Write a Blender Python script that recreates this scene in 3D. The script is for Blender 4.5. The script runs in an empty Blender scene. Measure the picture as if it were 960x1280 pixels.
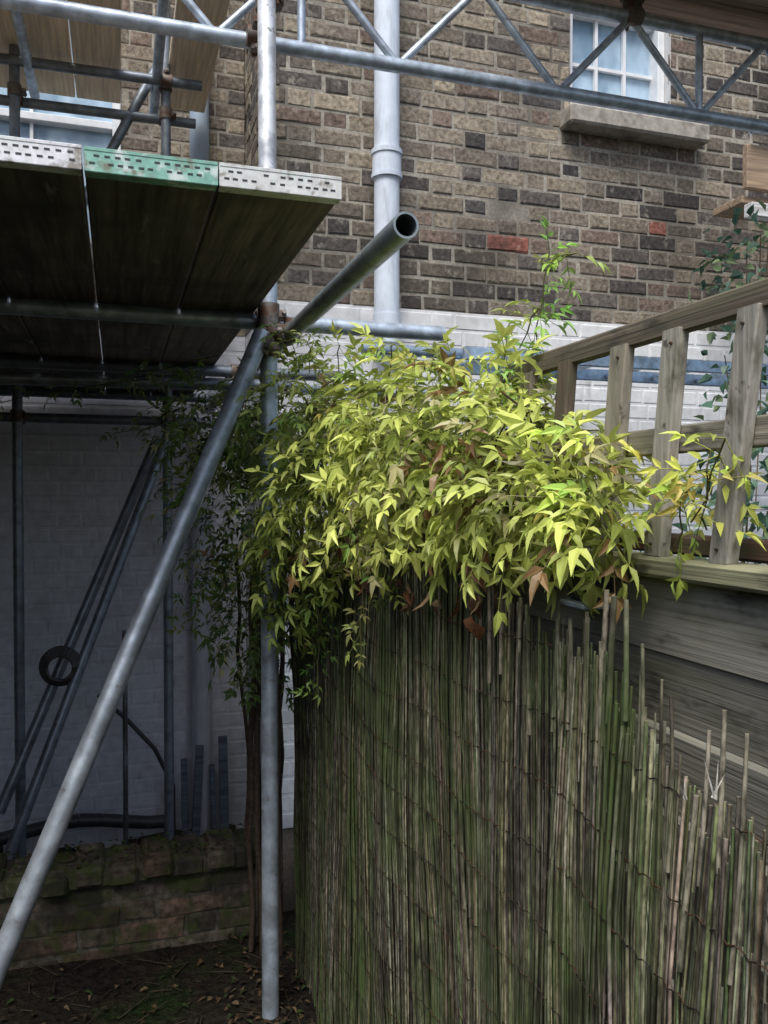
import bpy, math, random
import numpy as np
from mathutils import Vector, Matrix, noise
random.seed(7)
R=random.random
def U(a,b): return a+(b-a)*random.random()
E=1.55
scene=bpy.context.scene
scene.view_settings.view_transform='Standard'
scene.view_settings.look='None'
scene.view_settings.exposure=0

# ---------------------------------------------------------------- mesh builder
class MB:
    def __init__(s): s.v=[];s.f=[];s.c=[];s.m=[];s.s=[]
    def add(s,vs,fs,col=(1,1,1),mi=0,smooth=False):
        o=len(s.v); s.v.extend([tuple(v) for v in vs])
        for f in fs:
            s.f.append([i+o for i in f]); s.c.append(col); s.m.append(mi); s.s.append(smooth)
    def obj(s,name,mats,parent=None):
        me=bpy.data.meshes.new(name); me.from_pydata(s.v,[],s.f)
        for m in mats: me.materials.append(m)
        me.polygons.foreach_set('material_index',s.m)
        me.polygons.foreach_set('use_smooth',s.s)
        ca=me.color_attributes.new('Col','FLOAT_COLOR','CORNER')
        lt=[len(f) for f in s.f]
        arr=np.repeat(np.array([tuple(c)+(1,) for c in s.c],dtype=np.float32),lt,axis=0)
        ca.data.foreach_set('color',arr.ravel())
        me.update()
        ob=bpy.data.objects.new(name,me); scene.collection.objects.link(ob)
        if parent: ob.parent=parent
        return ob
def empty(name):
    e=bpy.data.objects.new(name,None); scene.collection.objects.link(e); return e

def frame(d):
    d=Vector(d).normalized()
    a=Vector((0,0,1)) if abs(d.z)<.9 else Vector((1,0,0))
    x=d.cross(a).normalized(); y=d.cross(x).normalized()
    return d,x,y
def tube(mb,p0,p1,r=.02415,seg=20,col=(1,1,1),mi=0,hollow=True,r1=None,caps=True):
    p0=Vector(p0);p1=Vector(p1); d,x,y=frame(p1-p0); r1=r if r1 is None else r1
    vs=[]
    for p,rr in((p0,r),(p1,r1)):
        for i in range(seg):
            a=2*math.pi*i/seg; vs.append(p+(x*math.cos(a)+y*math.sin(a))*rr)
    fs=[[i,(i+1)%seg,seg+(i+1)%seg,seg+i] for i in range(seg)]
    mb.add(vs,fs,col,mi,True)
    if hollow:
        ri=r*.82; vi=[]
        for p in(p0,p1):
            for k in(r,ri):
                for i in range(seg):
                    a=2*math.pi*i/seg; vi.append(p+(x*math.cos(a)+y*math.sin(a))*k)
        fs=[]
        for b in(0,2*seg):
            fs+=[[b+i,b+(i+1)%seg,b+seg+(i+1)%seg,b+seg+i] for i in range(seg)]
        mb.add(vi,fs,col,mi,False)
        fs=[[seg+i,seg+(i+1)%seg,3*seg+(i+1)%seg,3*seg+i] for i in range(seg)]
        mb.add(vi,fs,tuple(c*.4 for c in col),mi,True)
    elif caps:
        mb.add(vs,[list(range(seg)),list(range(seg,2*seg))],col,mi,False)
def box(mb,c,h,col=(1,1,1),mi=0,rot=None,bev=0.0):
    c=Vector(c); hx,hy,hz=h; M=rot or Matrix.Identity(3)
    if bev<=0:
        vs=[c+M@Vector((sx*hx,sy*hy,sz*hz)) for sx in(-1,1) for sy in(-1,1) for sz in(-1,1)]
        mb.add(vs,[[0,1,3,2],[4,6,7,5],[0,4,5,1],[2,3,7,6],[0,2,6,4],[1,5,7,3]],col,mi); return
    b=min(bev,hx*.9,hy*.9,hz*.9)
    vs=[];idx={}
    for sx in(-1,1):
        for sy in(-1,1):
            for sz in(-1,1):
                for k in range(3):
                    v=[sx*hx,sy*hy,sz*hz]
                    for j in range(3):
                        if j!=k: v[j]-=b*(sx,sy,sz)[j]
                    idx[(sx,sy,sz,k)]=len(vs); vs.append(c+M@Vector(v))
    fs=[]
    def s3(k,a,sa,b_,sb,sk):
        t=[0,0,0]; t[a]=sa;t[b_]=sb;t[k]=sk; return tuple(t)
    for k in range(3):
        a,b_=[j for j in range(3) if j!=k]
        for sk in(-1,1):
            fs.append([idx[s3(k,a,p,b_,q,sk)+(k,)] for p,q in((-1,-1),(1,-1),(1,1),(-1,1))])
    for k in range(3):
        a,b_=[j for j in range(3) if j!=k]
        for sa in(-1,1):
            for sb in(-1,1):
                A=s3(k,a,sa,b_,sb,-1);B=s3(k,a,sa,b_,sb,1)
                fs.append([idx[A+(a,)],idx[B+(a,)],idx[B+(b_,)],idx[A+(b_,)]])
    for sx in(-1,1):
        for sy in(-1,1):
            for sz in(-1,1): fs.append([idx[(sx,sy,sz,k)] for k in range(3)])
    mb.add(vs,fs,col,mi)

# ---------------------------------------------------------------- materials
def newmat(name):
    m=bpy.data.materials.new(name); m.use_nodes=True
    nt=m.node_tree; nt.nodes.clear()
    o=nt.nodes.new('ShaderNodeOutputMaterial'); b=nt.nodes.new('ShaderNodeBsdfPrincipled')
    nt.links.new(b.outputs[0],o.inputs[0]); return m,nt,b,o
def N(nt,t,**k):
    n=nt.nodes.new(t)
    for a,v in k.items():
        if a in n.inputs: n.inputs[a].default_value=v
        else: setattr(n,a,v)
    return n
def noise_n(nt,scale,vec=(1,1,1),detail=3,rough=.6):
    tc=N(nt,'ShaderNodeTexCoord'); mp=N(nt,'ShaderNodeMapping'); mp.inputs['Scale'].default_value=vec
    nt.links.new(tc.outputs['Object'],mp.inputs[0])
    n=N(nt,'ShaderNodeTexNoise'); n.inputs['Scale'].default_value=scale; n.inputs['Detail'].default_value=detail; n.inputs['Roughness'].default_value=rough
    nt.links.new(mp.outputs[0],n.inputs['Vector']); return n.outputs['Fac']
def ramp(nt,fac,stops):
    r=N(nt,'ShaderNodeValToRGB'); e=r.color_ramp.elements
    while len(e)<len(stops): e.new(.5)
    for i,(p,c) in enumerate(stops): e[i].position=p; e[i].color=(c[0],c[1],c[2],1)
    nt.links.new(fac,r.inputs[0]); return r.outputs[0]
def mix(nt,a,b,fac,mode='MIX'):
    m=N(nt,'ShaderNodeMix',data_type='RGBA',blend_type=mode)
    for s,i in((fac,0),(a,6),(b,7)):
        if isinstance(s,(float,int)): m.inputs[i].default_value=s
        elif isinstance(s,tuple): m.inputs[i].default_value=(*s,1)
        else: nt.links.new(s,m.inputs[i])
    return m.outputs[2]
def attr(nt): return N(nt,'ShaderNodeVertexColor',layer_name='Col').outputs[0]
def bump(nt,b,h,dist,strength=1.0):
    n=N(nt,'ShaderNodeBump'); n.inputs['Distance'].default_value=dist; n.inputs['Strength'].default_value=strength
    nt.links.new(h,n.inputs['Height']); nt.links.new(n.outputs[0],b.inputs['Normal'])
def m_generic(name,vec=(1,1,1),scale=20,lo=.6,hi=1.25,rough=.85,bd=.003,metal=0.,dirt=None,dscale=2.5,dlo=.5,dhi=.7,dvec=(1,1,1),dirt2=None,d2scale=4,d2lo=.5,d2hi=.7,d2vec=(1,1,1),dmax=.85,spec=None,det=3,dobump=False):
    m,nt,b,o=newmat(name)
    n=noise_n(nt,scale,vec,det)
    c=mix(nt,attr(nt),ramp(nt,n,[(.3,(lo,)*3),(.7,(hi,)*3)]),1.0,'MULTIPLY')
    if dirt:
        d=noise_n(nt,dscale,dvec,3,.65)
        c=mix(nt,c,dirt,ramp(nt,d,[(dlo,(0,0,0)),(dhi,(dmax,)*3)]))
    if dirt2:
        d=noise_n(nt,d2scale,d2vec,3,.65)
        c=mix(nt,c,dirt2,ramp(nt,d,[(d2lo,(0,0,0)),(d2hi,(.8,.8,.8))]))
    nt.links.new(c,b.inputs['Base Color']); b.inputs['Roughness'].default_value=rough; b.inputs['Metallic'].default_value=metal
    if spec is not None: b.inputs['Specular IOR Level'].default_value=spec
    if dobump: bump(nt,b,n,bd)
    return m
M_brick=m_generic('brick_mat',scale=42,lo=.45,hi=1.5,rough=.95,bd=.005,dirt=(.045,.040,.037),dscale=1.15,dlo=.46,dhi=.70,dmax=.78,dirt2=(.40,.37,.31),d2scale=15,d2lo=.57,d2hi=.74,spec=.2,det=4,dobump=True)
M_mortar=m_generic('mortar_mat',scale=60,lo=.6,hi=1.15,rough=1,dirt=(.11,.10,.085),dscale=1.6,dlo=.44,dhi=.66,spec=.2)
M_oldbrick=m_generic('mossy_brick_mat',scale=40,lo=.4,hi=1.4,rough=1,dirt=(.03,.03,.022),dscale=6,dlo=.42,dhi=.6,dirt2=(.05,.07,.02),d2scale=11,d2lo=.48,d2hi=.64,spec=.1)
M_paint=m_generic('painted_masonry_mat',scale=18,lo=.82,hi=1.08,rough=.8,dirt=(.36,.35,.33),dscale=1.8,dlo=.54,dhi=.8,dirt2=(.16,.15,.13),d2scale=5,d2lo=.63,d2hi=.8,d2vec=(1,1,.4))
M_stone=m_generic('stone_sill_mat',scale=30,lo=.7,hi=1.15,rough=.9,dirt=(.16,.14,.12),dscale=8,dlo=.5,dhi=.7)
M_woodY=m_generic('scaffold_board_wood',vec=(28,1.2,28),scale=2.2,lo=.4,hi=1.4,rough=.85,dirt=(.045,.04,.036),dscale=3,dlo=.46,dhi=.7,dirt2=(.32,.30,.27),d2scale=7,d2lo=.64,d2hi=.74,d2vec=(3,.6,1))
M_woodUp=m_generic('brightened_board_wood',vec=(28,1.2,28),scale=2.2,lo=.7,hi=1.15,rough=.85)  # brighter board wood, stands in for bounced light on the undersides
M_woodX=m_generic('board_wood_x',vec=(1.2,28,28),scale=2.2,lo=.5,hi=1.3,rough=.85)
M_fenceY=m_generic('fence_wood',vec=(12,1.0,55),scale=2.5,lo=.68,hi=1.2,rough=.9,bd=.002,dirt=(.12,.12,.07),dscale=5,dlo=.5,dhi=.74,dvec=(1,1,3),dirt2=(.05,.045,.035),d2scale=13,d2lo=.57,d2hi=.70,d2vec=(1,.7,2),dobump=True)
M_fenceZ=m_generic('trellis_wood',vec=(45,45,3),scale=2.5,lo=.7,hi=1.2,rough=.9,bd=.002,dirt=(.10,.095,.06),dscale=14,dlo=.50,dhi=.68,dvec=(2,2,1.2),dirt2=(.05,.045,.035),d2scale=40,d2lo=.62,d2hi=.7,dobump=True)
M_reed=m_generic('reed_mat',vec=(5,5,1.6),scale=30,lo=.25,hi=1.6,rough=.9,dirt=(.075,.11,.035),dscale=3.4,dlo=.43,dhi=.64,dvec=(1,1.6,.7),dirt2=(.022,.02,.016),d2scale=9,d2lo=.49,d2hi=.68,d2vec=(1,2,.8),spec=.2)
M_steel=m_generic('galvanised_steel',scale=22,lo=.6,hi=1.2,rough=.42,metal=.5,dirt=(.27,.30,.34),dscale=9,dlo=.48,dhi=.70,dirt2=(.17,.14,.12),d2scale=28,d2lo=.62,d2hi=.74)
M_plastic=m_generic('drainpipe_paint',scale=8,lo=.88,hi=1.08,rough=.5,dirt=(.40,.45,.52),dscale=5,dlo=.50,dhi=.72,dvec=(3,3,.6))
M_rust=m_generic('coupler_steel',scale=60,lo=.5,hi=1.3,rough=.6,metal=.5,dirt=(.13,.06,.03),dscale=30,dlo=.45,dhi=.6)
M_endpaint=m_generic('board_end_paint',scale=60,lo=.75,hi=1.1,rough=.55,dirt=(.20,.17,.13),dscale=22,dlo=.54,dhi=.64,dirt2=(.72,.78,.76),d2scale=26,d2lo=.52,d2hi=.64)
M_dark=m_generic('dark_plastic',scale=30,lo=.8,hi=1.2,rough=.4)
M_white=m_generic('window_frame_paint',scale=20,lo=.9,hi=1.05,rough=.4)
mg,nt,b,o=newmat('window_glass')
c=ramp(nt,noise_n(nt,3.5,(1,1,.6)),[(.38,(.20,.31,.42)),(.6,(.50,.66,.80))]); nt.links.new(c,b.inputs['Base Color']); b.inputs['Roughness'].default_value=.05; M_glass=mg
def leafmat(name,tr=.35):
    m,nt,b,o=newmat(name); a=attr(nt)
    nt.links.new(a,b.inputs['Base Color']); b.inputs['Roughness'].default_value=.42
    t=N(nt,'ShaderNodeBsdfTranslucent'); nt.links.new(a,t.inputs[0])
    ms=N(nt,'ShaderNodeMixShader'); ms.inputs[0].default_value=tr
    nt.links.new(b.outputs[0],ms.inputs[1]); nt.links.new(t.outputs[0],ms.inputs[2]); nt.links.new(ms.outputs[0],o.inputs[0]); return m
M_leaf=leafmat('leaf_mat',.33)
M_litter=m_generic('dead_leaf_mat',scale=60,lo=.7,hi=1.2,rough=.9,spec=.1)
M_twig=m_generic('bark_mat',scale=60,lo=.6,hi=1.3,rough=.95,spec=.1)
mgr,nt,b,o=newmat('soil_mat')
n1=noise_n(nt,3,detail=4);n2=noise_n(nt,40,detail=5)
c=mix(nt,ramp(nt,n1,[(.35,(.018,.015,.012)),(.52,(.028,.023,.017)),(.66,(.018,.032,.010))]),ramp(nt,n2,[(.3,(.4,)*3),(.7,(1.6,)*3)]),1.0,'MULTIPLY')
nt.links.new(c,b.inputs['Base Color']); b.inputs['Roughness'].default_value=1; b.inputs['Specular IOR Level'].default_value=.1; bump(nt,b,n2,.03); M_soil=mgr

# ---------------------------------------------------------------- bricks
REDS=[(1.856,2.905),(2.845,3.075)]
def brickcol(zz):
    r=R()
    if r<.32: c=(.245,.21,.165)
    elif r<.56: c=(.20,.172,.14)
    elif r<.72: c=(.125,.11,.10)
    elif r<.88: c=(.315,.27,.205)
    elif r<.95: c=(.215,.165,.135)
    else: c=(.085,.078,.075)
    k=U(.75,1.2); return tuple(x*k for x in c)
def brick_wall(mbB,mbM,org,u,n,s0,s1,z0,z1,openings=(),paintz=-9,paint=(.80,.81,.82),colf=brickcol,reds=(),phase=0.,mort=(.43,.40,.34),PIT=.086,LS=.235,LH=.110,jj=.0034,holes=()):
    org=Vector(org);u=Vector(u);n=Vector(n);MJ=.014
    def P(s,z,d): return org+u*s+n*d+Vector((0,0,z))
    row=0; z=z0; unit=LS+LH+2*MJ
    while z<z1-.03:
        zt=z+PIT-MJ; allowed=[(s0,s1)]
        for (a,b_,c_,d_) in openings:
            if zt>c_ and z<d_:
                na=[]
                for (p,q) in allowed:
                    if p<a: na.append((p,min(q,a)))
                    if q>b_: na.append((max(p,b_),q))
                allowed=[t for t in na if t[1]-t[0]>.01]
        s=s0-unit+((row%2)*unit/2)+phase+U(-.012,.012); k=0
        while s<s1:
            L=(LS if k%2==0 else LH)+U(-.006,.006)
            for (p,q) in allowed:
                a=max(s,p);b_=min(s+L,q)
                if b_-a<.025: continue
                if any(a<=hx<=b_ and z-.007<=hz<=zt+.007 for hx,hz in holes): continue
                painted=z<paintz-.02
                d=U(-.004,.003) if not painted else U(-.0005,.0012)
                j=jj if not painted else .0008; ch=U(.003,.009) if not painted else .004
                zz0=z+U(-j,j);zz1=zt+U(-j,j)
                def q4(i,dd): return [P(a+i+U(-j,j),zz0+i+U(-j,j),dd),P(b_-i+U(-j,j),zz0+i+U(-j,j),dd),P(b_-i+U(-j,j),zz1-i+U(-j,j),dd),P(a+i+U(-j,j),zz1-i+U(-j,j),dd)]
                vs=q4(0,-.02)+q4(0,d-ch*.6)+q4(ch,d)
                fs=[[i,(i+1)%4,4+(i+1)%4,4+i] for i in range(4)]+[[4+i,4+(i+1)%4,8+(i+1)%4,8+i] for i in range(4)]+[[8,9,10,11]]
                col=colf(z)
                for (rx,rz) in reds:
                    if a-.007<=rx<=b_+.007 and z-.008<=rz<=zt+.008: col=(.30,.12,.09)
                if painted: kk=U(.93,1.03); col=tuple(x*kk for x in paint)
                mbB.add(vs,fs,col,1 if painted else 0)
            s+=L+MJ;k+=1
        z+=PIT;row+=1
    ss=sorted({s0,s1}|{o[0] for o in openings}|{o[1] for o in openings}); zs=sorted({z0,z1}|{o[2] for o in openings}|{o[3] for o in openings}|({paintz} if z0<paintz<z1 else set()))
    for i in range(len(ss)-1):
        for j in range(len(zs)-1):
            cs=(ss[i]+ss[i+1])/2;cz=(zs[j]+zs[j+1])/2
            if any(a<cs<b_ and c_<cz<d_ for(a,b_,c_,d_) in openings): continue
            pt=cz<paintz; dd=-.005 if not pt else -.0025
            mbM.add([P(ss[i],zs[j],dd),P(ss[i+1],zs[j],dd),P(ss[i+1],zs[j+1],dd),P(ss[i],zs[j+1],dd)],[[0,1,2,3]],paint if pt else mort,1 if pt else 0)

house=empty('brick_house')
bb=MB();mm=MB()
WF=4.0;WL=5.0;XC=.74;TOP=5.7;PZ=2.50
OPF=(2.34-XC,2.98-XC,3.62,5.05)
brick_wall(bb,mm,(XC,WF,0),(1,0,0),(0,-1,0),0,5.0,-.08,TOP,[OPF],paintz=PZ,paint=(.84,.85,.86),reds=[(x-XC,z) for x,z in REDS],holes=[(1.87-XC,3.02)])
brick_wall(bb,mm,(XC,WF,0),(0,1,0),(-1,0,0),0,WL-WF,-.596,TOP,[],paintz=PZ,paint=(.62,.63,.65))  # same white paint as the front, toned down to deepen the shade
OPL=(-.92+3.4,.04+3.4,2.95,4.4)
brick_wall(bb,mm,(-3.4,WL,0),(1,0,0),(0,-1,0),0,3.4+XC,-.60,TOP,[OPL],paintz=PZ,phase=.07,paint=(.70,.71,.75))  # white paint darkened here, standing in for shade under the scaffold
bb.obj('brickwork',[M_brick,M_paint],house); mm.obj('mortar',[M_mortar,M_paint],house)
core=MB()
def corebox(x0,x1,y0,y1,z0,z1): box(core,((x0+x1)/2,(y0+y1)/2,(z0+z1)/2),((x1-x0)/2,(y1-y0)/2,(z1-z0)/2),(.3,.27,.22))
corebox(XC+.03,2.34,WF+.02,WF+.3,-.6,TOP+.1);corebox(2.98,5.74,WF+.02,WF+.3,-.6,TOP+.1);corebox(2.34,2.98,WF+.02,WF+.3,-.6,3.6);corebox(2.34,2.98,WF+.02,WF+.3,5.05,TOP+.1)
corebox(-3.4,-.92,WL+.02,WL+.3,-.7,TOP+.1);corebox(.04,XC+.03,WL+.02,WL+.3,-.7,TOP+.1);corebox(-.92,.04,WL+.02,WL+.3,-.7,2.93);corebox(-.92,.04,WL+.02,WL+.3,4.4,TOP+.1)
corebox(XC+.03,XC+.3,WF+.31,WL+.3,-.7,TOP+.1)
core.obj('wall_core',[M_mortar],house)
sl=MB()
box(sl,(2.72,WF-.03,3.565),(.44,.09,.05),(.40,.37,.32),0,bev=.012)
box(sl,(2.66,WF+.08,3.60),(.315,.08,.03),(.6,.6,.6),0)
box(sl,(-.44,WL-.03,2.90),(.56,.09,.045),(.5,.48,.44),0,bev=.012)
sl.obj('window_sills',[M_stone],house)
def window(name,x0,x1,z0,z1,y,mid,nb,wf):
    w=MB();W=(.78,.8,.82);t=.045
    cx=(x0+x1)/2;cz=(z0+z1)/2
    for x in(x0+t/2,x1-t/2): box(w,(x,y,cz),(t/2,.05,(z1-z0)/2),W,0,bev=.004)
    for z in(z0+.035,z1-.035): box(w,(cx,y+.002,z),((x1-x0)/2-t,.046,.035),W,0,bev=.004)
    box(w,(cx,y+.01,z0+(z1-z0)*mid),((x1-x0)/2-t,.035,.022),W,0,bev=.004)
    for i in range(1,nb+1):
        x=x0+t+(x1-x0-2*t)*i/(nb+1)
        box(w,(x,y+.018,cz),(.009,.012,(z1-z0)/2-.07),W,0)
    for fz in(.22,.7): box(w,(cx,y+.02,z0+(z1-z0)*fz),((x1-x0)/2-t,.01,.009),W,0)
    w.add([(x0,y+.035,z0),(x1,y+.035,z0),(x1,y+.035,z1),(x0,y+.035,z1)],[[0,1,2,3]],(1,1,1),1)
    for x in(x0-.001,x1+.001): w.add([(x,wf,z0),(x,y+.05,z0),(x,y+.05,z1),(x,wf,z1)],[[0,1,2,3]],(.6,.6,.6),0)
    w.obj(name,[M_white,M_glass],house)
window('window_front',2.342,2.978,3.63,5.05,WF+.1,.42,2,WF-.002)
window('window_back',-.918,.038,2.95,4.4,WL+.09,.5,1,WL-.002)

# ---------------------------------------------------------------- drain pipes
dp=MB();pc=(.72,.80,.90)
px,py=1.275,WF-.085
tube(dp,(px,py,2.42),(px,py,TOP),.063,28,pc,0,False)
z=3.18
tube(dp,(px,py,z-.06),(px,py,z+.05),.072,28,pc,0,False)
tube(dp,(px,py,z+.04),(px,py,z+.062),.078,28,pc,0,False); tube(dp,(px,py,z-.075),(px,py,z-.055),.077,28,pc,0,False)
tube(dp,(px,py,2.30),(px,py,2.44),.069,28,pc,0,False)
dp.obj('drainpipe',[M_plastic])
dp=MB(); tube(dp,(.468,WL-.09,2.5),(.468,WL-.09,TOP),.055,20,(.35,.45,.55),0,False); tube(dp,(.468,WL-.09,-.55),(.468,WL-.09,2.5),.055,20,(.58,.6,.64),0,False)
for z in(1.4,3.2): tube(dp,(.468,WL-.09,z-.05),(.468,WL-.09,z+.05),.066,20,(.42,.47,.53),0,False)
dp.obj('drainpipe.001',[M_plastic])

# ---------------------------------------------------------------- ground
g=MB()
def gz(x,y):
    base=0.0
    if x<XC+.12 and y>3.05: base=-.5*min(1,(y-3.05)/.08)
    return base+.018*noise.noise(Vector((x*2.3,y*2.3,0)))+.008*noise.noise(Vector((x*9,y*9,3)))
xs=[-60,-30,-12,-6]+list(np.linspace(-3.5,4.5,110))+[6,12,30,60]
ys=[-60,-30,-12,-5]+list(np.linspace(-2,5.3,100))+[7,15,30,60]
vs=[(x,y,gz(x,y)) for y in ys for x in xs];nx=len(xs)
g.add(vs,[[j*nx+i,j*nx+i+1,(j+1)*nx+i+1,(j+1)*nx+i] for j in range(len(ys)-1) for i in range(nx-1)],(1,1,1),0,True)
g.obj('ground',[M_soil])

def mosscol(z):
    c=random.choice([(.15,.105,.08),(.135,.11,.085),(.105,.09,.075),(.09,.09,.055),(.17,.145,.115)]);k=U(.6,1.1);return tuple(x*k for x in c)
lw=MB();lm=MB()
brick_wall(lw,lm,(-1.9,2.93,0),(1,0,0),(0,-1,0),0,2.4,-.04,.245,[],colf=mosscol,mort=(.12,.11,.09),PIT=.072,LS=.215,LH=.10,jj=.006)
x=-1.9
while x<.46:
    w=U(.095,.115); box(lw,(x+w/2,3.0+U(-.012,.012),.283+U(-.014,.012)),(w/2-.005,.105,.032),mosscol(0),0,Matrix.Rotation(U(-.05,.05),3,'Z')@Matrix.Rotation(U(-.05,.05),3,'X'),bev=.010); x+=w+.006
box(lm,(-.70,3.0,.105),(1.195,.06,.16),(.12,.11,.09)); box(lm,(-.70,3.0,.275),(1.19,.09,.026),(.10,.09,.07))
r=empty('low_brick_wall'); lw.obj('bricks',[M_oldbrick,M_oldbrick],r); lm.obj('mortar_core',[M_oldbrick,M_oldbrick],r)

gw=MB();gm=MB()
brick_wall(gw,gm,(-1.95,-3.5,0),(0,1,0),(1,0,0),0,8.4,-.04,2.1,[],colf=mosscol,mort=(.16,.15,.12))  # out-of-view left wall, added to cut the light under the scaffold
box(gm,(-2.08,.70,1.0),(.115,4.2,1.1),(.14,.12,.1)); box(gm,(-2.07,.70,2.14),(.16,4.22,.035),(.16,.15,.13),bev=.01)
r=empty('added_shade_wall'); gw.obj('bricks',[M_oldbrick,M_oldbrick],r); gm.obj('mortar_core',[M_oldbrick,M_oldbrick],r)

# ---------------------------------------------------------------- scaffolding
sc=empty('scaffolding')
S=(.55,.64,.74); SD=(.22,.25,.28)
t=MB()
PX,PY=.43,2.44
tube(t,(PX,PY,-.12),(PX,PY,2.32),col=S,r=.0255); tube(t,(PX-.002,PY,2.322),(PX-.012,PY,5.8),r=.0265,col=(1,1,1))
tube(t,(.492,1.40,2.03),(.492,4.75,2.03),col=(.30,.34,.34),seg=28)
tube(t,(-1.9,2.512,2.0745),(1.01,2.512,2.0745),col=S)
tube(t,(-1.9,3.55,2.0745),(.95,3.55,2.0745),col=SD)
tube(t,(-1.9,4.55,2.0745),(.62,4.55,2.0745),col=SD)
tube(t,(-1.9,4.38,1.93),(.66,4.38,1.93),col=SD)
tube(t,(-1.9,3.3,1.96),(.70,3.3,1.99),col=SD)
a=Vector((.395,2.38,2.0));b_=Vector((-.25,2.06,.51));d=(b_-a).normalized()
tube(t,a-d*.02,b_+d*.50,col=(.50,.56,.62),seg=24,r=.0255)
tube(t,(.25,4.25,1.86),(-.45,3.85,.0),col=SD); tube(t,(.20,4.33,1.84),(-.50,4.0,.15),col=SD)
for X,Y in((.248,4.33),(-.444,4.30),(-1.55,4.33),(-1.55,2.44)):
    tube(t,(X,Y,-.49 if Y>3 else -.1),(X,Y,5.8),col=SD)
tube(t,(-.335,2.45,2.14),(-.30,2.42,5.6),col=(.44,.5,.56))
tube(t,(.036,4.2,-.48),(.036,4.2,.90),r=.012,col=(.1,.1,.1))
for (y,z,x0,x1,cc) in((4.28,3.60,-1.7,.42,SD),(4.40,3.46,-1.7,.40,SD),(3.35,3.60,-1.7,.55,S),(2.50,3.50,-1.7,-.2,S)):
    tube(t,(x0,y,z-.02),(x1,y,z),col=cc)
tube(t,(-.40,2.6,3.62),(-.38,4.6,3.58),col=S); tube(t,(.22,2.7,3.9),(.20,4.6,3.55),col=S)
tube(t,(-.55,4.40,2.2),(.25,4.40,3.8),col=SD)
tube(t,(.98,3.34,2.165),(2.05,3.34,2.165),col=(.40,.52,.66))
tube(t,(.60,3.62,2.02),(1.9,3.62,2.02),r=.02,col=(.45,.56,.68))
t.obj('tubes',[M_steel],sc)
cp=MB()
def coupler(p,a1,a2,off):
    p=Vector(p);a1=Vector(a1).normalized();a2=Vector(a2).normalized();off=Vector(off)
    tube(cp,p-a1*.028,p+a1*.028,.0315,18,(.22,.2,.18),0,False)
    q=p+off; tube(cp,q-a2*.028,q+a2*.028,.0315,18,(.22,.2,.18),0,False)
    m=p+off*.5; box(cp,m,(.024,.024,.024),(.2,.17,.15),0,bev=.004)
    for c_,ax in((p,a1),(q,a2)):
        dd=off.normalized(); o2=dd.cross(ax).normalized()*.036
        box(cp,c_+o2,(.015,.015,.012),(.2,.17,.15),0,bev=.003)
        tube(cp,c_+o2*1.15-dd*.03,c_+o2*1.15+dd*.035,.0065,8,(.3,.28,.26),0,False)
        tube(cp,c_+o2*1.15+dd*.018,c_+o2*1.15+dd*.03,.012,6,(.3,.28,.26),0,False)
coupler((PX,PY,2.03),(0,0,1),(0,1,0),(.062,0,0))
coupler((PX,PY,2.085),(0,0,1),(1,0,0),(0,.072,-.01))
coupler((PX,PY,1.985),(0,0,1),(d.x,d.y,d.z),(-.035,-.055,.0))
coupler((.248,4.33,1.93),(0,0,1),(1,0,0),(0,.05,0));coupler((-.444,4.3,1.93),(0,0,1),(1,0,0),(0,.08,0))
coupler((.248,4.33,3.46),(0,0,1),(1,0,0),(0,.07,0));coupler((.248,4.33,3.6),(0,0,1),(1,0,0),(0,-.05,0));coupler((-.444,4.3,3.46),(0,0,1),(1,0,0),(0,.1,0))
coupler((.492,3.55,2.03),(0,1,0),(1,0,0),(0,0,.045));coupler((-.31,2.43,3.5),(0,0,1),(1,0,0),(0,.06,0))
cp.obj('couplers',[M_rust],sc)
bd=MB()
def board(x1,y0,y1,z,col,endcol=None,w=.2215,th=.019,mi=0):
    xc=x1-w/2
    box(bd,(xc,(y0+y1)/2,z+th),(w/2,(y1-y0)/2,th),col,mi,bev=.004)
    if endcol:
        L=.06
        box(bd,(xc,y0-.0015,z+th),(w/2+.001,.0015,th+.001),endcol,2)
        box(bd,(xc,y0+L/2,z+2*th+.001),(w/2,L/2+.002,.001),endcol,2)
        box(bd,(xc,y0+.012,z-.001),(w/2,.014,.001),endcol,2)
        for rz,ph in((.34,0),(.68,.007)):
            s=-w/2+.012+ph
            while s<w/2-.012:
                if R()<.85: box(bd,(xc+s,y0-.003,z+2*th*rz),(.0045,.0008,.0016),(.04,.04,.04),3)  # slot holes painted as dark raised dashes, standing in for their inner shade
                s+=U(.0145,.0185)
        box(bd,(xc,y0-.0034,z+2*th-.002),(w/2,.0006,.0022),tuple(c_*.9 for c_ in endcol),2)
ends=[(.74,.74,.73),(.25,.52,.42),(.86,.86,.90),(.6,.6,.62),(.7,.7,.7),(.3,.4,.6),(.7,.7,.7),(.6,.6,.6),(.7,.7,.7),(.3,.5,.4)]
xr=.40
for i in range(10):  # outermost boards are out of view, added to deepen the shade below
    k=U(.8,1.15); y0=1.5+U(-.008,.008)
    board(xr,y0,4.93,2.101,(.18*k,.145*k,.11*k),ends[i]); xr-=.2215+ (.0045 if i!=1 else .0055)
xr=.035
for i in range(6):
    k=U(.9,1.1); board(xr,2.9+U(-.1,.1),4.75,3.665,(.78*k,.64*k,.46*k),mi=4); xr-=.2215+.007  # pale tan carries the underside light in the wood colour
board(.485,2.75,4.8,3.70,(.78,.64,.46),mi=4)
bd.obj('boards',[M_woodY,M_woodX,M_endpaint,M_dark,M_woodUp],sc)
bd=MB()
y=1.95
for i in range(4):
    k=U(.8,1.2); box(bd,(2.9,y+.11,3.40+.02),(1.65,.1105,.019),(.32*k,.23*k,.17*k),0,bev=.004); y+=.2255
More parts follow.
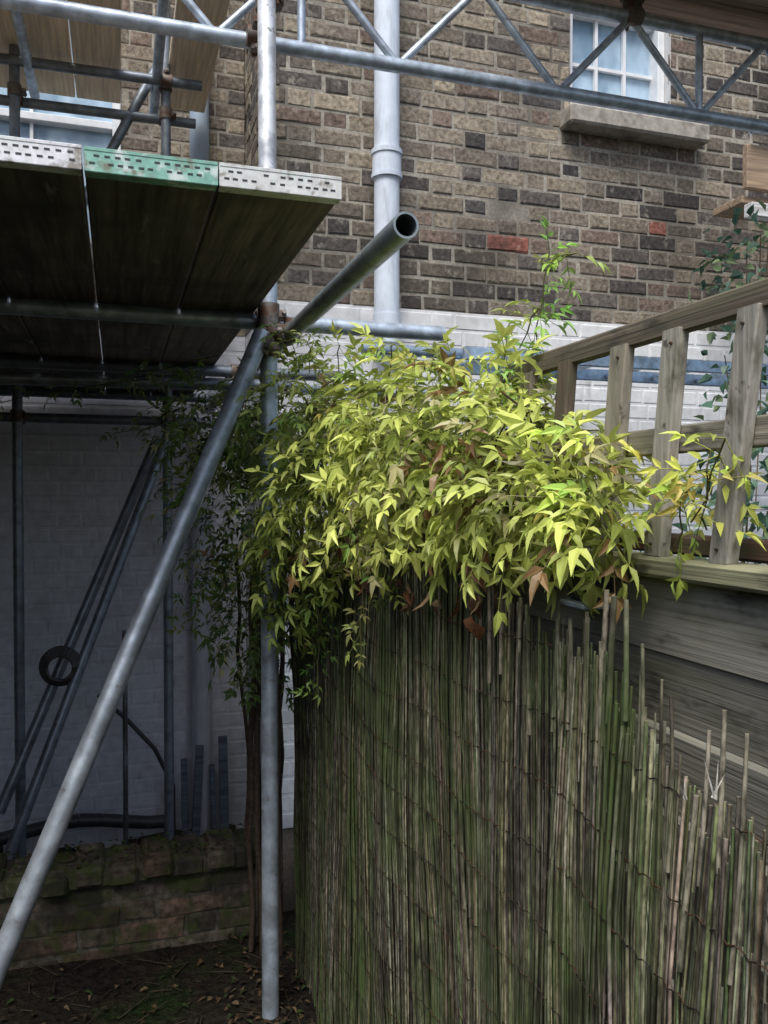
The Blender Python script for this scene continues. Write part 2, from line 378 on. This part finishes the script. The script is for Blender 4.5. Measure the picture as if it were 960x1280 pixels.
box(bd,(3.65,3.55,3.25),(.55,.019,.1125),(.40,.29,.20),0,bev=.004)
box(bd,(3.65,3.68,3.09),(.55,.1125,.019),(.38,.28,.19),0,bev=.004)
box(bd,(3.32,3.48,3.0),(.26,.03,.035),(.75,.75,.75),0,bev=.004)
bd.obj('upper_boards',[M_woodX],sc)
t=MB(); tube(t,(3.1,3.50,3.42),(4.4,3.45,3.42),col=S); tube(t,(3.55,3.78,-.1),(3.55,3.78,5.7),col=S); t.obj('return_tubes',[M_steel],sc)

lb=MB(); YB=2.70;zb=E+1.46;zt=E+1.78
SBm=(.55,.63,.72)
tube(lb,(-.9,YB,zb),(4.6,YB,zb),r=.0242,col=SBm); tube(lb,(-.9,YB,zt),(4.6,YB,zt),r=.0242,col=SBm)
x=.92-.61*3
while x<4.4:
    tube(lb,(x,YB,zb),(x+.305,YB,zt),r=.0135,col=SBm,hollow=False,seg=12); tube(lb,(x+.61,YB,zb),(x+.305,YB,zt),r=.0135,col=SBm,hollow=False,seg=12); x+=.61
for x in(.586,2.14,3.36,-.3): tube(lb,(x,YB,zb),(x,YB,zt),r=.0145,col=SBm,hollow=False,seg=12)
lb.obj('lattice_beam',[M_steel])
cp=MB(); sc2=empty('scaffold_coupler')
coupler((1.84,YB-.01,zt),(1,0,0),(0,1,0),(0,0,.06)); coupler((PX,PY+.03,zb),(0,0,1),(1,0,0),(0,.2,0)); cp.obj('clamp',[M_rust],sc2)

ld=MB(); LC=(.50,.66,.84)
for y in(3.02,3.38): box(ld,(2.45,y,2.11),(1.15,.0125,.026),LC,0,bev=.004)
x=1.42
while x<3.55: tube(ld,(x,3.02,2.11),(x,3.38,2.11),r=.015,col=LC,hollow=False,seg=12); x+=.25
ld.obj('aluminium_ladder',[M_steel])

# ---------------------------------------------------------------- reed screen
rd=MB()
prof=[(-.6,1.30),(.3,1.26),(.61,1.265),(.67,1.24),(.72,1.26),(.758,1.30),(.9,1.345),(1.0,1.35),(1.118,1.37),(1.17,1.42),(1.234,1.44),(1.6,1.44),(2.69,1.38)]
def rtop(y): return float(np.interp(y,[p[0] for p in prof],[p[1] for p in prof]))
def rx(y,z): return .56+.014*math.sin(y*5.1+z*2)+.008*math.sin(y*13+1.3)+.014*noise.noise(Vector((y*3.5,z*2.5,1)))
def stick(p,r,col,seg=5):
    n=len(p);vs=[]
    for i,q in enumerate(p):
        rr=r*(1-.15*i/n)
        for k in range(seg):
            a=2*math.pi*k/seg; vs.append((q[0]+rr*math.cos(a),q[1]+rr*math.sin(a),q[2]))
    fs=[[i*seg+k,i*seg+(k+1)%seg,(i+1)*seg+(k+1)%seg,(i+1)*seg+k] for i in range(n-1) for k in range(seg)]
    rd.add(vs,fs,col,0,True); rd.add(vs[-seg:],[list(range(seg))],(.3,.27,.2),0)
RC=[(.24,.22,.16),(.27,.25,.185),(.18,.17,.12),(.18,.20,.11),(.32,.30,.22),(.10,.092,.068),(.14,.135,.095),(.16,.19,.095)]
y=-.6
while y<2.69:
    near=max(0,min(1,(1.9-y)/1.2))
    for lay in range(2):
        yy=y+U(-.002,.002); r=U(.0011,.0027) if R()<.85 else U(.0026,.0034)
        patch=noise.noise(Vector((yy*6,0,5+lay)))
        top=rtop(yy)+U(-.04,.014)+.022*noise.noise(Vector((yy*14,2,0)))
        if R()<.08: top-=U(.02,.16)
        if R()<.045 and yy<1.3: top+=U(.02,.07)
        lean=U(-.010,.010)+.008*noise.noise(Vector((yy*7,9,0))); bx=U(-.006,.004)+lay*.006
        k=U(.35,1.5)*(1+.45*patch)*(.72+.42*near); c=random.choice(RC)  # far reeds darkened in colour for the shade beneath boards and foliage
        w1=U(.0008,.0024);q1=U(8,17)
        segs=[(0,top)]
        if R()<.25:
            zb_=U(.3,1.2); segs=[(0,zb_),(zb_-U(.0,.02),top)]
        for si,(za,zc) in enumerate(segs):
            if zc-za<.03: continue
            pts=[];ob=U(-.002,.002) if si else 0; oy=U(-.003,.003) if si else 0
            for i in range(7):
                tt=i/6; z=za+(zc-za)*tt
                pts.append((rx(yy,z)+bx+ob+.003*math.sin(z*9+yy*40),yy+oy+lean*(z/1.3-.4)*2+w1*math.sin(z*q1+yy*90),z))
            stick(pts,r,tuple(x*k*U(.85,1.1) for x in c))
    y+=.0048
for _ in range(420):
    yy=U(.3,2.6);z=U(.1,1.25); l=U(.03,.16)
    a=Vector((rx(yy,z)-.010,yy,z)); b_=a+Vector((U(-.004,.003),U(-.012,.012),l)); wv=Vector((0,U(.0006,.0018),0))
    k=U(.6,1.5);c=random.choice(RC); rd.add([a-wv,a+wv,b_+wv,b_-wv],[[0,1,2,3]],tuple(x*k for x in c),0)
for (yy,zt_,ln,rr) in((.903,1.435,.035,.0038),(.872,1.43,.03,.0042),(.83,1.43,.01,.0034),(.80,1.385,.02,.0024),(.785,1.38,-.01,.0024),(.655,1.345,.0,.0028),(.63,1.33,.01,.0024),(.70,1.25,.02,.0034),(.95,1.40,.02,.003),(.975,1.385,-.02,.0032),(1.03,1.38,.03,.003),(1.19,1.47,.004,.0038),(1.215,1.48,-.01,.0036),(1.16,1.46,.01,.003),(.73,1.34,-.012,.0024),(.68,1.32,.012,.0024),(.59,1.33,.01,.003),(.57,1.3,.01,.003),(1.12,1.40,.035,.0034),(1.09,1.39,-.02,.0034),(.99,1.38,.01,.0028),(1.01,1.37,-.03,.003),(.89,1.37,-.01,.003)):
    zs_=zt_-U(.14,.24)
    pts=[(rx(yy,z)-.004,yy-ln*(z-zs_)*2.2+.001*math.sin(z*20+yy*50),z) for z in np.linspace(zs_,zt_,6)]
    stick(pts,rr,random.choice([(.36,.31,.24),(.30,.27,.21),(.26,.24,.18)]),8)
for (yy,z) in((.655,1.26),(.70,1.245)):
    for k in range(3):
        a=Vector((rx(yy,z)-.012,yy+U(-.005,.005),z)); q=a+Vector((U(-.01,.01),U(-.015,.015),U(.01,.045)))
        rd.add([a+Vector((0,.002,0)),a-Vector((0,.002,0)),q],[[0,1,2]],(.9,.85,.75),0)
wr=MB()
z=.06
while z<1.4:
    ph=U(0,6); prev=None; yy=-.6
    while yy<2.69:
        zz=z+.008*math.sin(yy*4+ph)+.0025*math.sin(yy*220+ph)
        if zz<rtop(yy)-.015:
            p=Vector((rx(yy,zz)-.0062+.0015*math.sin(yy*220+ph+1.5),yy,zz))
            if prev is not None: tube(wr,prev,p,r=.0009,seg=4,col=(.03,.028,.026),hollow=False,caps=False)
            prev=p
        else: prev=None
        yy+=.009
    z+=.098
r=empty('reed_fence_screen'); rd.obj('reeds',[M_reed],r); wr.obj('binding_wire',[M_rust],r)

# ---------------------------------------------------------------- wooden fence + trellis
wf=MB()
XF=.665; z=1.344
box(wf,(XF+.004,1.0,1.40),(.008,1.72,.052),(.28,.27,.225),0,bev=.003)
while z>.1:
    k=U(.8,1.1); h=.07
    rot=Matrix.Rotation(math.radians(-9),3,'Y')
    box(wf,(XF+.016,1.0,z-.0535),(.0065,1.72,h),(.26*k,.25*k,.205*k),0,rot,bev=.003); z-=.107
rail=(.34,.33,.20)
box(wf,(XF-.006,1.0,1.461),(.022,1.725,.0135),rail,0,bev=.005)
box(wf,(XF+.04,1.0,1.487),(.016,1.72,.013),(.12,.065,.05),0,bev=.004)
for y in(-.5,1.32,2.7): box(wf,(XF+.07,y,.75),(.035,.035,.75),(.16,.14,.11),0,bev=.005)
wf.obj('wooden_fence',[M_fenceY])
tr=MB(); lean=.042
def slat(y,w,z0,z1,x,col):
    dy=lean*(z1-z0)/.3+U(-.006,.006); hw=w/2; t_=.008;c_=.002
    vs=[]
    for z,o in((z0,0),(z1,-dy)):
        for (sx,sy) in((-t_+c_,-hw),(t_-c_,-hw),(t_,-hw+c_),(t_,hw-c_),(t_-c_,hw),(-t_+c_,hw),(-t_,hw-c_),(-t_,-hw+c_)): vs.append((x+sx,y+o+sy,z+U(-.001,.001)))
    tr.add(vs,[list(range(8)),list(range(8,16))]+[[i,(i+1)%8,8+(i+1)%8,8+i] for i in range(8)],col,0)
for i,y in enumerate((1.27,1.15,1.005,.893,.772,.65,.53,.40,.27,.14,.01,-.12)):
    c=[(.26,.22,.17),(.14,.105,.075),(.33,.295,.23),(.40,.37,.305),(.36,.335,.285)][i%5]
    slat(y,.036+U(-.003,.003),1.475,1.752,XF-.016,c)
tr2=MB()
box(tr2,(XF+.003,.52,1.767),(.012,.82,.015),(.19,.16,.11),0,bev=.003)
box(tr2,(XF-.0145,.52,1.757),(.005,.82,.008),(.13,.105,.075),0)
box(tr2,(XF+.001,.56,1.62),(.008,.78,.017),(.30,.27,.21),0,bev=.002)
r=empty('fence_trellis'); tr.obj('slats',[M_fenceZ],r); tr2.obj('rails',[M_fenceY],r)
nl=MB()
for y in(.893,.772,1.005,.65):
    tube(nl,(XF-.027,y-.038,1.735),(XF-.022,y-.038,1.735),.002,6,(.1,.08,.06),0,False)
    tube(nl,(XF-.027,y,1.49),(XF-.022,y,1.49),.002,6,(.1,.08,.06),0,False)
nl.obj('nails',[M_rust],r)
for (y,z) in((1.02,1.425),(1.36,1.43)):
    fl=MB(); box(fl,(XF-.038,y,z),(.016,.028,.022),(.02,.02,.022),0,bev=.006)
    box(fl,(XF-.042,y,z-.026),(.022,.032,.004),(.35,.4,.45),0,bev=.002); box(fl,(XF-.03,y,z+.024),(.026,.034,.003),(.03,.04,.07),0,bev=.002)
    box(fl,(XF-.018,y,z),(.006,.02,.03),(.02,.02,.022),0)
    fl.obj('solar_fence_light',[M_dark])

# ---------------------------------------------------------------- leaves
def nrm(v): return v.normalized() if v.length>1e-6 else Vector((0,0,1))
def rv(): return Vector((random.gauss(0,1),random.gauss(0,1),random.gauss(0,1)))
def leaf(mb,p,d,n,L,W,col,curl=.25):
    d=nrm(d); s=nrm(d.cross(n)); n=nrm(s.cross(d))
    fold=W*.30
    def q(a,b_,h): return p+d*(a*L)+s*(b_*W)+n*(h-curl*L*a*a)
    vs=[q(0,0,0),q(.30,-.5,fold),q(.30,.5,fold),q(.33,0,0),q(.64,-.34,fold*.8),q(.64,.34,fold*.8),q(.66,0,0),q(1,0,0)]
    mb.add(vs,[[0,3,1],[0,2,3],[3,6,4,1],[3,2,5,6],[6,7,4],[6,5,7]],col,0,False)
def ribbon(mb,pts,r,col,mi=0,seg=4):
    for a,b_ in zip(pts,pts[1:]): tube(mb,a,b_,r,seg,col,mi,False,caps=False)
def spray(mb,p,d,n,Ln,col,npair,ll):
    d=nrm(d);s=nrm(d.cross(n));n=nrm(s.cross(d))
    pts=[]; droop=U(.1,.4)
    for i in range(npair+1):
        a=i/npair; pts.append(p+d*(a*Ln)+Vector((0,0,-1))*(droop*Ln*a*a))
    ribbon(mb,[pts[0],pts[-1]],.0007,tuple(c*.8 for c in col),0,3)
    for i in range(1,npair+1):
        c=pts[i]; dd=nrm(pts[i]-pts[i-1])
        if i==npair:
            k=U(.85,1.2); leaf(mb,c,dd,n+rv()*.15,ll*1.35,ll*.42,tuple(x*k for x in col))
        for sg in(-1,1):
            if R()<.06: continue
            k=U(.8,1.2); leaf(mb,c-dd*.003*sg,nrm(dd*U(.6,1.0)+s*sg+rv()*.15),n+rv()*.25,ll*U(.8,1.05),ll*.36,tuple(x*k for x in col),U(.1,.4))
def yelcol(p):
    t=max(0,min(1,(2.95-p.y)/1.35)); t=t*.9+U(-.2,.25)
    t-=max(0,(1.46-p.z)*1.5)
    t+=max(0,(p.z-1.76)*1.2)  # tops tinted yellower and brighter, painting the light from above
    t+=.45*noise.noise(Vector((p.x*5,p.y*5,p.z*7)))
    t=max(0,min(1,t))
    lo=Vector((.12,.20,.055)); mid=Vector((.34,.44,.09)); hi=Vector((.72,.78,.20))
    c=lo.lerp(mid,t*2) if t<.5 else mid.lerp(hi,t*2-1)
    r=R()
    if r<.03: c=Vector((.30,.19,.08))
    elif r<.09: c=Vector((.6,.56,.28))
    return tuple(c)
jas=MB()
clusters=[
(.60,1.52,1.71,.14,.24,.11,260),
(.56,1.92,1.70,.16,.27,.13,250),
(.62,1.25,1.625,.085,.14,.115,200),
(.595,1.00,1.600,.028,.07,.04,36),
(.58,.94,1.540,.028,.065,.035,46),
(.565,1.13,1.550,.06,.12,.05,115),
(.545,1.50,1.600,.10,.20,.11,210),
(.50,1.92,1.55,.12,.25,.15,230),
(.48,2.26,1.42,.10,.22,.20,190),
(.50,2.46,1.79,.14,.28,.15,230),
(.40,2.90,1.52,.20,.25,.28,300),
(.38,2.90,1.79,.22,.28,.15,230),
(.44,2.75,1.18,.12,.18,.24,140),
(.66,1.70,1.60,.13,.5,.12,70),
]
for (x,y,z,rx_,ry_,rz_,n) in clusters:
    for _ in range(n):
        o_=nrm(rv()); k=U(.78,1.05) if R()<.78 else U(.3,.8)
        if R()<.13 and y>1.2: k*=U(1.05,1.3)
        p=Vector((x+o_.x*rx_*k,y+o_.y*ry_*k,z+o_.z*rz_*k))
        nn=nrm(o_*.8+Vector((0,0,.75))+rv()*.35)
        dd=nrm(o_*.6+Vector((0,0,-.38))+rv()*.5)
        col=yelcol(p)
        if k<.78: col=tuple(c*.4 for c in col)  # inner leaves darkened in colour to paint the shade inside the foliage
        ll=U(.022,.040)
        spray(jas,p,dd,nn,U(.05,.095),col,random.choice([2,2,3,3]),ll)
def shoot(a,b_,n,sag,ll,colf=None,r=.0013,twig=(.16,.15,.06)):
    a=Vector(a);b_=Vector(b_);pts=[]
    for i in range(n+1):
        t_=i/n; p=a.lerp(b_,t_)+Vector((0,0,sag*4*t_*(1-t_)))+rv()*.003; pts.append(p)
    ribbon(jas,pts,r,twig)
    for i in range(1,n+1):
        dd=nrm(pts[i]-pts[i-1])
        for sg in(-1,1):
            sd=nrm(dd.cross(Vector((.3,.2,1)))*sg+rv()*.35+Vector((0,0,-.1)))
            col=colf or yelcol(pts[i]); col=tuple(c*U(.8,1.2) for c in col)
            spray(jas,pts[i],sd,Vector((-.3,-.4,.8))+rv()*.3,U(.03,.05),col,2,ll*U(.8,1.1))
Y1=(.66,.74,.17);G1=(.18,.29,.06);G2=(.14,.22,.06);G3=(.36,.52,.12)
shoot((.66,1.27,1.72),(.695,1.25,1.96),9,0,.021,G3); shoot((.695,1.25,1.93),(.715,1.20,1.945),3,.01,.024,G3)
shoot((.64,1.30,1.72),(.655,1.33,1.85),5,.01,.024,G3); shoot((.66,1.29,1.80),(.66,1.22,1.86),3,.01,.024,G3)
shoot((.60,1.05,1.62),(.60,.93,1.62),4,.02,.03,Y1); shoot((.59,1.02,1.56),(.575,.90,1.53),4,.015,.030,Y1)
shoot((.635,.835,1.49),(.625,.80,1.58),5,.0,.022,Y1); shoot((.64,.79,1.51),(.62,.765,1.60),5,.0,.022,Y1); shoot((.635,.80,1.52),(.62,.735,1.61),4,.01,.022,Y1)
shoot((.52,1.6,1.47),(.50,1.55,1.36),4,0,.024,G1); shoot((.52,1.75,1.42),(.50,1.72,1.22),6,0,.022,(.3,.33,.1)); shoot((.5,2.1,1.35),(.48,2.05,1.05),8,0,.022,G1)
shoot((.45,2.7,1.85),(.10,3.0,1.85),9,.03,.026,G2); shoot((.45,2.8,1.75),(.0,3.2,1.78),9,.03,.026,G2)
shoot((.3,2.6,1.98),(.05,2.7,1.93),6,.0,.026,G2,twig=(.05,.05,.03)); shoot((.3,2.9,1.98),(-.2,3.0,1.90),8,.0,.026,G2,twig=(.05,.05,.03)); shoot((.1,2.9,1.95),(-.5,3.0,1.83),8,.0,.024,G2,twig=(.05,.05,.03))
shoot((.5,1.9,1.82),(.46,1.75,1.88),5,.02,.024,Y1); shoot((.56,1.7,1.80),(.52,1.55,1.85),5,.02,.026,Y1); shoot((.5,2.2,1.88),(.48,2.15,1.98),5,.02,.024,G3); shoot((.5,2.3,1.9),(.42,2.2,2.0),5,.02,.024,G3)
shoot((.30,2.95,1.35),(.22,2.9,1.2),5,.02,.026,G2); shoot((.42,2.7,1.2),(.38,2.6,.95),6,0,.024,G1); shoot((.28,2.8,1.6),(.18,2.7,1.5),5,0,.026,G1); shoot((.28,2.8,1.3),(.22,2.7,1.12),5,0,.026,G1)
for _ in range(34):
    c=random.choice(clusters)
    if c[1]<1.3: continue
    a=Vector(c[:3]); o_=nrm(rv()+Vector((-.6,-.3,.2))); st=a+Vector((o_.x*c[3],o_.y*c[4],o_.z*c[5]))
    shoot(st,st+o_*U(.04,.09)+Vector((0,0,-.03)),4,.01,.024)
for _ in range(46):
    p=Vector((.51+U(-.03,.05),1.24+random.gauss(0,.045),1.58+random.gauss(0,.045))); leaf(jas,p,rv()+Vector((0,0,-.7)),Vector((-1,-.5,.2))+rv()*.7,U(.02,.045),U(.012,.026),random.choice([(.36,.21,.11),(.46,.31,.18),(.22,.12,.06)]),.6)
for _ in range(70):
    yy=U(1.1,2.3);p=Vector((.53+U(-.03,.02),yy,1.45+U(-.10,.05))); leaf(jas,p,Vector((U(-.3,.3),U(-.3,.3),-1)),rv(),U(.02,.045),U(.01,.025),random.choice([(.26,.12,.06),(.28,.20,.11),(.14,.08,.05)]),.5)
for _ in range(120):
    c=random.choice(clusters)
    if c[1]<1.2: continue
    a=Vector((c[0]+U(-1,1)*c[3]*.6,c[1]+U(-1,1)*c[4]*.7,c[2]+U(-1,1)*c[5]*.6)); pts=[a];dr=nrm(rv()*.6+Vector((.2,U(-.5,.5),-.6)))
    for i in range(4): dr=nrm(dr+rv()*.25); pts.append(pts[-1]+dr*.035)
    ribbon(jas,pts,U(.0008,.002),random.choice([(.10,.07,.045),(.15,.11,.07),(.07,.05,.03)]),1)
for k in range(9):
    pts=[Vector((.49+U(-.07,.06),2.85+U(-.10,.15),0))]
    for i in range(11): pts.append(pts[-1]+Vector((U(-.014,.014),U(-.014,.014),.125)))
    ribbon(jas,pts,U(.004,.010),(.08,.06,.045),1,8)
jas.obj('climbing_jasmine',[M_leaf,M_twig])

sh=MB()
for (x,y,z,r_,n) in((2.30,2.55,2.36,.23,210),(2.28,2.5,2.05,.20,110),(1.58,1.75,1.60,.20,200),(1.60,1.75,1.35,.28,130),(1.9,2.1,1.0,.4,110)):
    for _ in range(n):
        o_=nrm(rv()); p=Vector((x,y,z))+o_*r_*U(.5,1.15)
        c=random.choice([(.11,.22,.15),(.16,.30,.20),(.08,.16,.11),(.27,.36,.18)])
        k=U(.7,1.3); leaf(sh,p,nrm(o_+rv()*.6+Vector((0,0,-.3))),nrm(o_+Vector((0,0,.6))+rv()*.3),U(.03,.06),U(.022,.04),tuple(v*k for v in c))
for _ in range(14):
    a=Vector((1.8,2.1,0)); tgt=random.choice([Vector((2.28,2.55,2.45)),Vector((1.6,1.75,1.6)),Vector((2.2,2.5,2.1))])+rv()*.06
    pts=[a.lerp(tgt,i/8)+rv()*.012 for i in range(9)]
    ribbon(sh,pts,.003,(.12,.09,.06),1)
sh.obj('garden_shrub',[M_leaf,M_twig])

ll_=MB()
for _ in range(1000):
    x=U(-1.8,.55);y=U(1.4,2.92)
    if R()<.35: x=U(.3,.56)
    p=Vector((x,y,gz(x,y)+U(.004,.02)))
    leaf(ll_,p,Vector((U(-1,1),U(-1,1),U(-.1,.2))),Vector((U(-.4,.4),U(-.4,.4),1)),U(.012,.035),U(.008,.018),random.choice([(.05,.035,.022),(.09,.06,.033),(.035,.027,.02),(.14,.10,.06),(.035,.055,.02)]),.2)
for _ in range(300):
    x=U(-1.2,.45);y=U(2.9,3.1);p=Vector((x,y,.322+U(0,.01)))
    leaf(ll_,p,Vector((U(-1,1),U(-1,1),0)),Vector((U(-.4,.4),U(-.4,.4),1)),U(.012,.03),U(.008,.016),random.choice([(.06,.04,.025),(.04,.03,.02),(.05,.08,.02)]),.2)
for _ in range(50):
    x=U(-.3,.52);y=U(2.3,2.9);a=Vector((x,y,gz(x,y)+.006)); ribbon(ll_,[a,a+Vector((U(-.1,.1),U(-.1,.1),U(0,.02)))],U(.001,.0025),(.06,.05,.035))
ll_.obj('leaf_litter',[M_litter])

hc=MB()
for k in range(5):
    rr=.085-.007*k; seg=28; c0=Vector((-.243,4.02-.012*k,.78))
    pts=[c0+Vector((rr*math.cos(2*math.pi*i/seg),.004*math.sin(i),rr*math.sin(2*math.pi*i/seg))) for i in range(seg+1)]
    for a,b_ in zip(pts,pts[1:]): tube(hc,a,b_,.008,8,(.05,.045,.04),0,False)
hc.obj('cable_coil',[M_dark])
pl=MB()
for (x,w,h,tilt) in((.36,.035,.55,.06),(.43,.045,.62,.03),(.52,.03,.50,.09),(.58,.05,.66,.05)):
    rot=Matrix.Rotation(-tilt,3,'X')@Matrix.Rotation(U(-.06,.06),3,'Y'); box(pl,(x,4.80,-.49+h/2),(w/2,.012,h/2),(.14,.17,.21),0,rot,bev=.003)
pl.obj('timber_offcuts',[M_woodX])
pp=MB(); pts=[Vector((-1.4+.12*i,4.72,-.22+.03*math.sin(i*.8))) for i in range(15)]
for a,b_ in zip(pts,pts[1:]): tube(pp,a,b_,.035,12,(.04,.045,.05),0,False)
pts=[Vector((-.1,4.85,.45)),Vector((.05,4.85,.3)),Vector((.2,4.85,.12)),Vector((.3,4.85,-.1)),Vector((.3,4.8,-.4))]
for a,b_ in zip(pts,pts[1:]): tube(pp,a,b_,.012,10,(.05,.05,.05),0,False)
pp.obj('waste_pipe',[M_dark])
db=MB()
for _ in range(130):
    x=U(-1.5,.7);s=U(.02,.08); box(db,(x,U(4.35,4.95),-.50+s*.5+U(0,.08)),(s,s*U(.5,.9),s*U(.4,.7)),random.choice([(.07,.06,.05),(.10,.08,.06),(.05,.05,.045)]),0,Matrix.Rotation(U(0,3),3,'Z')@Matrix.Rotation(U(-.4,.4),3,'X'),bev=.008)
db.obj('rubble',[M_oldbrick])

# ---------------------------------------------------------------- light, world, camera
sd=Vector((-.42,-.70,1.25)).normalized()
el=math.asin(sd.z); rot=math.atan2(sd.x,sd.y)
w=bpy.data.worlds.new('World'); scene.world=w; w.use_nodes=True; nt=w.node_tree
bg=nt.nodes.get('Background'); sky=nt.nodes.new('ShaderNodeTexSky'); sky.sky_type='NISHITA'; sky.sun_disc=False
sky.sun_elevation=el; sky.sun_rotation=rot; sky.dust_density=3.0; sky.air_density=1.0
nt.links.new(sky.outputs[0],bg.inputs[0]); bg.inputs[1].default_value=.15
L=bpy.data.lights.new('sun','SUN'); L.energy=3.1; L.angle=math.radians(30); L.color=(1,.985,.96)
lo=bpy.data.objects.new('sun',L); scene.collection.objects.link(lo); lo.rotation_euler=sd.to_track_quat('Z','Y').to_euler()
cam=bpy.data.cameras.new('camera'); co=bpy.data.objects.new('camera',cam); scene.collection.objects.link(co)
co.location=(0,0,E); co.rotation_euler=(math.radians(90-1.1),0,math.radians(-17.85))
cam.sensor_fit='HORIZONTAL'; cam.sensor_width=36; cam.lens=39; cam.clip_start=.02; cam.clip_end=500
scene.camera=co
